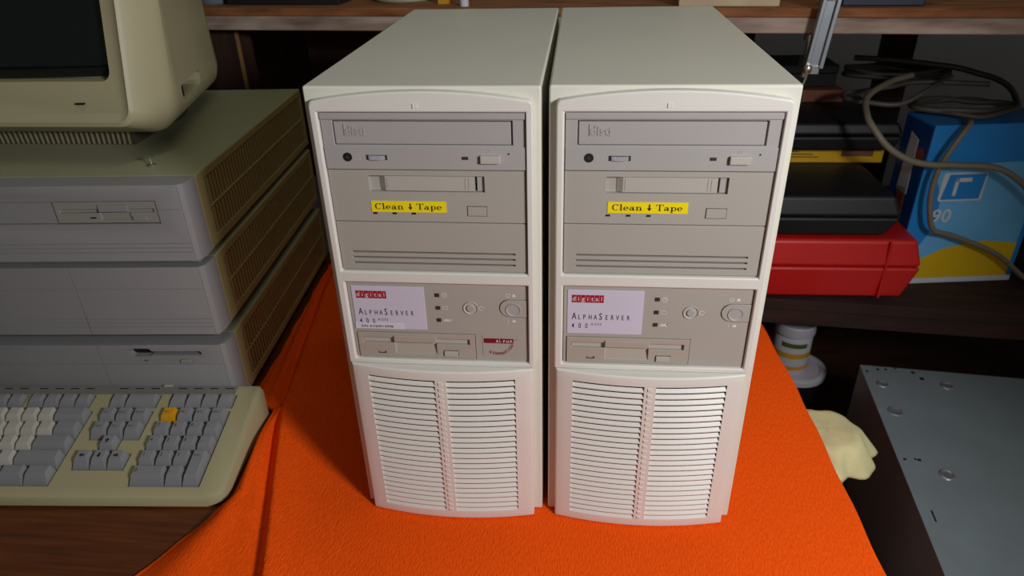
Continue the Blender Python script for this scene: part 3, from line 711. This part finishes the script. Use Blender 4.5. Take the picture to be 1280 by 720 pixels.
key(PADX+3*P, PADY, 1, 2, 'key_grey', 'Enter')
for i, lg in enumerate(('Find', 'Insert', 'Remove')): key(EDX+i*P, PADY+4*PY, 1, 1, 'key_grey', lg)
for i, lg in enumerate(('Select', 'Prev', 'Next')): key(EDX+i*P, PADY+3*PY, 1, 1, 'key_grey', lg)
def arrow_key(x, y, ang):
    o = key(x, y, 1, 1); me = o.data
    c = Vector((x+P/2, y+PY*.56)); zc = max(v.co.z for v in me.vertices)
    bm = bmesh.new(); bm.from_mesh(me)
    pts = [(-.0028, 0), (0, -.0024), (0, -.0010), (.0028, -.0010), (.0028, .0010), (0, .0010), (0, .0024)]
    vs = []
    for a, d in pts:
        px = c.x+a*cos(ang)-d*sin(ang); py = c.y+a*sin(ang)+d*cos(ang)
        yc = y+PY/2
        vs.append(bm.verts.new((px, py, zf(yc)-.0055+.0135+.0002+(py-yc)*.24)))
    f = bm.faces.new(vs); f.material_index = 1; bm.normal_update()
    if f.normal.z < 0: f.normal_flip()
    bm.to_mesh(me); bm.free()
arrow_key(EDX, PADY+PY, 0); arrow_key(EDX+P, PADY+PY, pi/2); arrow_key(EDX+2*P, PADY+PY, pi); arrow_key(EDX+P, PADY+2*PY, -pi/2)
for fx, c in FN:
    if fx == EDX+P: key(fx, FY, 2, 1, hy=.0172, zt=.0100)
    else:
        for i in range(c): key(fx+i*P, FY, 1, 1, hy=.0172, zt=.0100)
for r, widths in enumerate(([1]*13+[2], [1.5]+[1]*12+[1.5], [1.8]+[1]*11+[2.2], [2.3]+[1]*10+[2.7], [1.5, 1.5, 9, 1.5, 1.5])):
    x = MX; y = PADY+(4-r)*PY
    for wu in widths: key(x, y, wu, 1, 'key_pale' if wu == 1 else 'key_grey'); x += wu*P
print('keys', len([c for c in t.children if c.name.startswith('key')]))

# ------------------------------------------------------------------ workbench behind
BR = R(-5.08); BO = Vector((0, .5564, 0))
t = thing('workbench', 'battered wooden workbench with a plywood top behind the computers', 'workbench', (0, .5564, FZ), BR)
zz = lambda z: z-FZ
b = MB(); b.box(-1.6, 1.7, 0, .66, zz(.3745), zz(.3860)); b.obj('bench_top', 'bench_ply', t, bevel=.0015)
b = MB(); b.box(-1.6, 1.7, .0015, .03, zz(.3535), zz(.3742)); b.obj('front_rail', 'bench_rail', t, bevel=.002)
for x, y in ((-.562, .045), (.600, .47), (1.5, .04), (-1.5, .04), (-1.5, .6)):
    b = MB(); b.box(x-.026, x+.026, y, y+.05, 0.0005, zz(.353) if y < .1 else zz(.3740)); lg = b.obj('leg', 'bench_dark', t, bevel=.002)
b = MB(); b.box(-.5355, -.5325, .043, .050, zz(-.09), zz(.353)); o = b.obj('leg_edging', 'post_edge', t)
b = MB(); b.box(-1.4, .34, .56, .575, zz(-.095), zz(.374)); b.obj('back_panel', 'bench_dark', t)
b = MB(); b.box(.15, 1.45, .075, .66, zz(-.118), zz(-.098)); b.obj('lower_shelf', 'shelf_dark', t, bevel=.001)
b = MB(); b.box(.15, 1.45, .080, .10, zz(-.150), zz(-.1185)); b.obj('lower_rail', 'shelf_dark', t, bevel=.001)
b = MB(); b.box(-.49, .22, .20, .215, zz(-.08), zz(.3730)); b.obj('divider_panel', 'bench_dark', t)
def bl(lx, ly, z): return (BO.x+lx*cos(BR)-ly*sin(BR), BO.y+lx*sin(BR)+ly*cos(BR), z)
BT = .3861
# things on the bench top (only their lower edges show)
def simple_box(name, m, label, cat, lx0, lx1, ly0, ly1, h, bevel=.002, lid=None):
    t = thing(name, label, cat, bl((lx0+lx1)/2, (ly0+ly1)/2, BT), BR)
    a, d = (lx1-lx0)/2, (ly1-ly0)/2
    b = MB(); b.box(-a, a, -d, d, 0, h*.72); b.obj('body', m, t, bevel=bevel)
    b = MB(); b.box(-a-.001, a+.001, -d-.001, d+.001, h*.722, h); b.obj('lid', lid or m, t, bevel=bevel)
    return t
simple_box('storage_box', 'black_card', 'large black box on the bench top at the left', 'box', -.53, -.345, .03, .22, .14)
simple_box('wooden_box', 'box_beige', 'beige wooden box on the bench top above the right tower', 'box', .155, .288, .012, .20, .09)
simple_box('tool_case', 'box_navy', 'dark blue case on the bench top at the right', 'case', .368, .470, .018, .16, .10, lid='carton_orange')
t = thing('glass_jar', 'blue-grey glass jar at the left end of the bench top', 'jar', bl(-.566, .06, BT))
b = MB(); b.lathe([(.024, 0), (.026, .003), (.026, .07), (.020, .082), (.020, .09)]); b.obj('body', 'glass_blue', t, smooth=40)
b = MB(); b.lathe([(.022, .0902), (.022, .105), (.020, .106)]); b.obj('lid', 'box_navy', t, smooth=40)
t = thing('marker_pen', 'white pen upright at the bench edge behind the left tower', 'pen', bl(-.148, .018, BT))
b = MB(); b.lathe([(.006, 0), (.0065, .001), (.0065, .10)], n=16); b.obj('barrel', 'carton_white', t, smooth=40)
b = MB(); b.lathe([(.007, .1002), (.007, .135), (.005, .14)], n=16); b.obj('cap', 'ink', t, smooth=40)
t = thing('solder_tin', 'pale round tin on the bench top behind the left tower', 'tin', bl(-.262, .10, BT))
b = MB(); b.lathe([(.048, 0), (.05, .002), (.05, .016), (.048, .018)]); b.obj('body', 'old_top', t, smooth=40)
b = MB(); b.lathe([(.051, .0182), (.051, .025), (.049, .026)]); b.obj('lid', 'old_trim', t, smooth=40)
t = thing('brass_fitting', 'brass fitting on the bench top behind the left tower', 'fitting', bl(-.188, .05, BT))
b = MB(); b.lathe([(.012, 0), (.012, .008), (.008, .010), (.008, .022)], n=6); b.obj('hex_base', 'jar_amber', t)
b = MB(); b.lathe([(.006, .0222), (.0065, .03), (.004, .034)], n=16); b.obj('nozzle', 'steel', t, smooth=40)

# clamp gripping the bench edge
t = thing('bar_clamp', 'grey metal clamp gripping the bench edge beside the right tower', 'clamp', bl(.342, -.012, .353), BR)
tilt = .10
def cz(z): return z*.09+.0
b = MB(); za, zc_ = -.040, .070
for dx0, dx1, yy0, yy1 in ((-.0115, -.0062, -.011, .004), (.0062, .0115, -.011, .004), (-.0065, .0065, -.006, .0)):
    b.add([(dx+cz(z), y, z) for z in (za, zc_) for y in (yy0, yy1) for dx in (dx0, dx1)], [(0, 2, 3, 1), (4, 5, 7, 6), (0, 1, 5, 4), (2, 6, 7, 3), (0, 4, 6, 2), (1, 3, 7, 5)])
b.obj('frame', 'clamp_alu', t, bevel=.001)
b = MB(); b.box(-.001, .015, -.008, .055, .0445, .058); b.cyl((.008, .045, .0345), (.008, .045, .046), .008, n=16); b.obj('upper_jaw', 'clamp_alu', t, bevel=.001)
b = MB(); b.box(-.012, .004, -.008, .052, -.048, -.036); b.obj('lower_jaw', 'clamp_alu', t, bevel=.001)
b = MB(); b.cyl((-.004, .042, -.062), (-.004, .042, -.008), .0045, n=14); b.cyl((-.004, .042, -.012), (-.004, .042, -.004), .008, n=16); b.obj('screw', 'steel', t, smooth=40)
b = MB(); b.lathe([(.005, 0), (.006, .003), (.006, .008), (.004, .011)], (-.012, -.012, -.045), n=14); b.obj('pivot', 'steel', t, smooth=50)
b = MB(); b.tube(smooth_path([(-.011, -.012, -.040), (-.013, -.012, -.055), (-.019, -.013, -.075)]), .0018, 8); b.obj('handle_bar', 'steel', t, smooth=50)
b = MB(); b.lathe([(.001, -.007), (.006, -.006), (.0075, 0), (.006, .006), (.001, .007)], (-.0195, -.013, -.081), n=14); b.obj('handle_knob', 'black_plastic', t, smooth=50)

# ------------------------------------------------------------------ stack of cases on the lower shelf
LZ = -.0978
def tool_case(name, label, m, x0, x1, y0, y1, z0, h, rz, draft=.006, split=.52, group=None, ridge=None, latch=True, feet=.008):
    cx, cy = (x0+x1)/2, (y0+y1)/2; a, d = (x1-x0)/2, (y1-y0)/2
    t = thing(name, label, 'case', (cx, cy, z0), rz, group)
    zs = feet+(h-feet)*split
    b = MB(); b.frustum((-a+draft, a-draft*2.2, -d+draft, d-draft, feet), (-a, a, -d, d, zs-.0006)); b.obj('base', m, t, bevel=.006, seg=3)
    b = MB(); b.frustum((-a, a, -d, d, zs+.0006), (-a+draft, a-draft*1.6, -d+draft, d-draft, h)); b.obj('lid', m, t, bevel=.007, seg=3)
    if ridge is not None:
        b = MB(); b.frustum((ridge-.002, ridge+.002, -d-.0012, d+.0012, feet+.004), (ridge-.002, ridge+.002, -d-.0012+draft*0, d+.0012, h-.003)); b.obj('rib', m, t, bevel=.001)
    for fx in (-a+.03, a-.05):
        b = MB(); b.box(fx-.012, fx+.012, -d+.030, d-.012, 0, feet+.002); b.obj('foot', m, t, bevel=.002)
    if latch:
        b = MB(); b.box(-a*.35-.014, -a*.35+.014, -d-.004, -d+.003, zs-.016, zs+.014); b.obj('latch', m, t, bevel=.0015)
    return t
tool_case('tool_case', 'red plastic tool case at the bottom of the pile on the lower shelf', 'red_plastic', .265, .594, .588, .690, LZ, .116, R(1.0), .008, .56, ridge=.106, latch=False)
tool_case('tool_case', 'black plastic case lying directly on the red case', 'black_plastic', .265, .543, .594, .84, LZ+.1165, .074, R(1.0), .008, .5, latch=False, feet=.004)
t = thing('slim_package', 'yellow package squeezed between the two black cases', 'package', (.42, .82, LZ+.1165+.0745), R(1))
b = MB(); b.box(-.14, .143, -.06, .06, 0, .0285); b.obj('carton', 'pack_yellow', t, bevel=.0015)
b = MB()
for k, (x0, x1) in enumerate(((-.055, -.005), (-.055, .02), (-.055, .032))): b.box(x0, x1, -.0606, -.0599, .020-k*.005, .0215-k*.005)
b.box(-.072, -.060, -.0606, -.0599, .0115, .0235); b.obj('print', 'ink', t)
b = MB(); b.box(.070, .125, -.0607, -.0599, .012, .027); b.obj('picture_patch', 'copper_card', t)
tool_case('tool_case', 'black plastic case on top of the yellow package under the cables', 'black_plastic', .27, .575, .725, .93, LZ+.1165+.0745+.0292, .052, R(0.5), .006, .55, latch=False, feet=.002)
CZ = LZ+.1165+.0745+.0292+.0525
t = thing('slim_carton', 'copper brown flat carton on the upper black case', 'carton', (.43, .915, CZ), R(0.5))
b = MB(); b.box(-.11, .082, -.05, .05, 0, .022); b.obj('carton', 'copper_card', t, bevel=.001)
b = MB(); b.box(-.03, .0, -.0505, .0505, .0221, .0224); b.box(-.03, 0, -.0508, -.0501, .001, .0224); b.obj('tape_band', 'black_card', t)
t = thing('storage_box', 'black box topping the pile on the lower shelf', 'box', (.425, .93, CZ+.0230), R(0.5))
b = MB(); b.box(-.13, .075, -.045, .05, 0, .024); b.obj('body', 'black_card', t, bevel=.002)
b = MB(); b.box(-.132, .077, -.047, .052, .0242, .040); b.obj('lid', 'black_card', t, bevel=.003)

# blue carton at the right
t = thing('blue_carton', 'bright blue printed cardboard box beside the red case', 'carton', (.589, .660, LZ), R(7))
b = MB(); b.box(0, .21, 0, .085, .0, .288); b.obj('carton', 'carton_blue', t, bevel=.001)
b = MB(); b.box(-.0006, .0002, .002, .083, .012, .284); b.cyl((-.0010, .022, .235), (-.0004, .022, .235), .009, n=16, mi=1); b.prism([(.030, .16), (.062, .16), (.058, .262), (.034, .255)], -.0011, -.0005, 2, 'x')
b.prism([(.028, .04), (.048, .03), (.045, .12), (.062, .165), (.035, .170), (.03, .10)], -.0011, -.0005, 1, 'x'); b.obj('end_panel', ['carton_navy', 'carton_orange', 'carton_white'], t); 
b = MB(); b.prism([(.004, .050)]+[(.014+.030*sin(pi*k/8)-.010*cos(pi*k/8)*0, .05+.17*k/8) for k in range(9)]+[(.20, .225), (.20, .05)], -.0006, .0); b.obj('sky_panel', 'carton_sky', t)
b = MB(); b.prism(rrect(.036, .110, .158, .208, .004), -.0014, -.0007); b.prism([(.0405, .161), (.1055, .161), (.1075, .205), (.0460, .205)], -.0018, -.0012, 1); b.box(.058, .064, -.0021, -.0017, .168, .199); b.box(.058, .085, -.0021, -.0017, .192, .199); b.obj('logo_plate', ['carton_white', 'carton_blue'], t)
b = MB(); b.text('90', .034, .120, -.0015, .034, 0, 1, 1, .015); b.obj('number', 'carton_white', t)
b = MB(); b.prism([(.004, .012), (.20, .012), (.20, .075), (.14, .082), (.075, .070), (.035, .050), (.004, .030)], -.0012, -.0003); b.obj('yellow_wave', 'carton_yellow', t)
b = MB(); b.box(.0, .21, -.0012, -.0002, .0015, .0115); b.obj('bottom_band', 'carton_white', t)

# cables on the pile
def cable(label, pts, r, m, name='cable'):
    b = MB(); P_ = smooth_path(pts, 10); b.tube(P_, r, 10); o = b.obj(name, m, smooth=60)
    return tag(o, label, 'cable', 'loose cables on the pile')
KZ = LZ+.1165+.0745+.0292+.052
cable('thick beige cable drooping in a wide loop before the blue carton',
      [(.58, .765, .246), (.54, .75, .238), (.490, .70, .226), (.478, .655, .208), (.487, .635, .190), (.510, .625, .165), (.545, .622, .146), (.580, .622, .139), (.62, .626, .137), (.70, .632, .125), (.79, .655, .05), (.825, .69, -.04), (.85, .72, -.0915)], .0052, 'cable_grey')
cable('beige cable hanging straight down across the front of the blue carton',
      [(.64, .670, .1955), (.634, .650, .196), (.618, .640, .175), (.600, .636, .13), (.597, .634, .09), (.604, .632, .05), (.620, .636, .02), (.66, .645, .005), (.74, .655, -.03), (.80, .66, -.075), (.83, .64, -.0925)], .0045, 'cable_grey')
cable('grey cable looping flat on top of the upper black case',
      [(.66, .80, .236), (.60, .735, .231), (.55, .715, .2105), (.50, .725, .211), (.475, .750, .211), (.485, .785, .211), (.52, .800, .211), (.560, .795, .219), (.60, .775, .232), (.70, .75, .234)], .0042, 'cable_mid')
rr = random.Random(5)
def coil(label, c, rx, ry, turns, r, m, jit, z0, dz):
    pts = []
    for k in range(int(turns*10)):
        a = k*2*pi/10+.4; j = 1+jit*(rr.random()-.5)
        pts.append((c[0]+rx*j*cos(a), c[1]+ry*j*sin(a), z0+dz*k/(turns*10)+.006*abs(sin(a*1.3))))
    cable(label, pts, r, m)
coil('dark cable coiled loosely at the back of the pile', (.600, .880), .085, .045, 3, .0045, 'cable_dark', .2, .2165, .014)
coil('grey-brown cable bundled over the blue carton', (.655, .735), .075, .045, 2, .0045, 'cable_mid', .3, .1952, .006)
cable('dark cable trailing from the bundle to the right', [(.53, .90, .248), (.58, .87, .250), (.64, .84, .248), (.70, .82, .240), (.78, .82, .205), (.825, .83, .10), (.84, .84, -.05), (.87, .85, -.092)], .005, 'cable_dark')

# ------------------------------------------------------------------ metal computer case, low at the right
t = thing('computer_case', 'bare grey steel computer case lying low at the right of the table', 'computer case', (.5196, .5533, FZ), R(-6))
PH = -.20-FZ; PL = .50; PWd = .40
b = MB(); b.box(0, PWd, -PL, 0, .008, PH-.0014); b.obj('chassis', 'pc_side', t, bevel=.002)
b = MB(); b.box(-.0006, PWd+.0006, -PL, .0006, PH-.0012, PH); top = b.obj('side_panel', 'pc_steel', t, bevel=.0006)
def ploc(wx, wy):
    dx, dy = wx-.5196, wy-.5533; a = R(6); return dx*cos(a)-dy*sin(a), dx*sin(a)+dy*cos(a)
for wx, wy, q in ((.5377, .4995, .0075), (.5317, .4284, .0090), (.5500, .2900, .0085), (.64, .50, .008)):
    x, y = ploc(wx, wy)
    b = MB(); b.lathe([(q*1.35, PH-.0006), (q*1.25, PH+.0006), (q*1.0, PH+.0016), (q*.9, PH+.0010), (q*.75, PH+.0004), (q*.3, PH+.0003), (.0004, PH+.0004)], (x, y, 0), n=24); b.obj('dimple', 'clamp_alu', t, smooth=60)
holes = [(.525, .535, .0025), (.545, .541, .0028), (.558, .542, .0025), (.575, .545, .002), (.598, .549, .003), (.608, .518, .004), (.600, .535, .0035), (.5041, .3185, .0024), (.5239, .3181, .0028), (.519, .3195, .002)]
for wx, wy, q in holes:
    x, y = ploc(wx, wy); b = MB(); b.cyl((x, y, PH-.001), (x, y, PH+.0002), q, n=12); b.obj('hole', 'dark', t)
x, y = ploc(.4995, .2116); b = MB(); b.box(x-.0012, x+.0012, y-.010, y+.010, PH-.001, PH+.0002); b.obj('slit', 'dark', t)
for x, y in ((.04, -.05), (.04, -.45), (.36, -.05), (.36, -.45)):
    b = MB(); b.cyl((x, y, 0), (x, y, .0085), .012, n=16); b.obj('foot', 'dark', t)

# ------------------------------------------------------------------ paint tin, jar, rag
PX, PY_ = .462, .690
t = thing('paint_tin', 'black round tin with a wide white lid on the floor under the bench', 'tin', (PX, PY_, FZ))
b = MB(); b.lathe([(.050, 0), (.052, .003), (.052, .098), (.050, .1)]); b.obj('body', 'pail_black', t, smooth=40)
b = MB(); b.lathe([(.0555, .0965), (.0585, .098), (.0585, .108), (.055, .1105), (.048, .1105), (.046, .1085)], n=40); b.obj('lid', 'jar_white', t, smooth=40)
JZ = FZ+.1108
t = thing('plastic_jar', 'small white lidded jar with a printed label standing on the tin', 'jar', (PX-.014, PY_, JZ))
b = MB(); b.lathe([(.0335, -.002), (.0345, .001), (.0345, .078), (.032, .082)], n=36); jb = b.obj('body', 'jar_white', t, smooth=40)
b = MB(); b.lathe([(.0350, .010), (.0350, .018)], n=36, mi=1); b.lathe([(.0350, .036), (.0350, .047)], n=36, mi=1); 
for k in range(8):
    a0 = R(-140+k*10); a1 = R(-130+k*10)
    b.add([(.0352*cos(a), .0352*sin(a), z) for z in (.060, .070) for a in (a0, a1)], [(0, 1, 3, 2)], 0)
b.obj('label_print', ['jar_green', 'jar_amber'], t, smooth=40)
b = MB(); b.lathe([(.0368, .0822), (.0372, .0835), (.0372, .102), (.0355, .104), (.031, .104), (.029, .102)], n=36); b.obj('lid', 'jar_white', t, smooth=40)

t = thing('canister', 'pale canister under the cream rag beside the table', 'canister', (.366, .276, FZ))
b = MB(); b.lathe([(.034, 0), (.036, .003), (.036, .262), (.031, .272)], n=28); b.obj('body', 'jar_white', t, smooth=40)
b = MB(); b.lathe([(.024, .2722), (.024, .286), (.022, .288)], n=28); b.obj('cap', 'jar_white', t, smooth=40)
b = MB(); NA, NR = 72, 22; RZ = FZ+.296
for j in range(NR+1):
    q = j/NR
    for k in range(NA):
        a = 2*pi*k/NA
        L_ = .088*(1-.38*max(0, -cos(a)))*(1+.16*cos(a*2+.6)+.10*sin(3*a))
        s = q*L_; fold = (.0065*sin(7*a+.5)+.004*sin(11*a))*max(0, (s-.035)/.06)
        if s < .034: rr_, z = s, 0
        else:
            u = s-.034; bend = min(u, .022); th_ = bend/.022*(pi/2*.64)
            rr_ = .034+.0145*sin(th_)+max(0, u-.022)*cos(pi/2*.64)+fold*.8; z = -.0145*(1-cos(th_))-max(0, u-.022)*sin(pi/2*.64)
        z -= .0012*sin(5*a)*q
        b.v.append((.366+rr_*cos(a), .276+rr_*sin(a), RZ+z))
for j in range(NR):
    for k in range(NA): b.f.append((j*NA+k, j*NA+(k+1) % NA, (j+1)*NA+(k+1) % NA, (j+1)*NA+k)); b.mi.append(0)
rg = b.obj('cleaning_rag', 'rag_cream', smooth=70); sd = rg.modifiers.new('thick', 'SOLIDIFY'); sd.thickness = .0015; sd.offset = 1
tag(rg, 'cream cloth rag draped over a canister beside the table edge', 'rag')
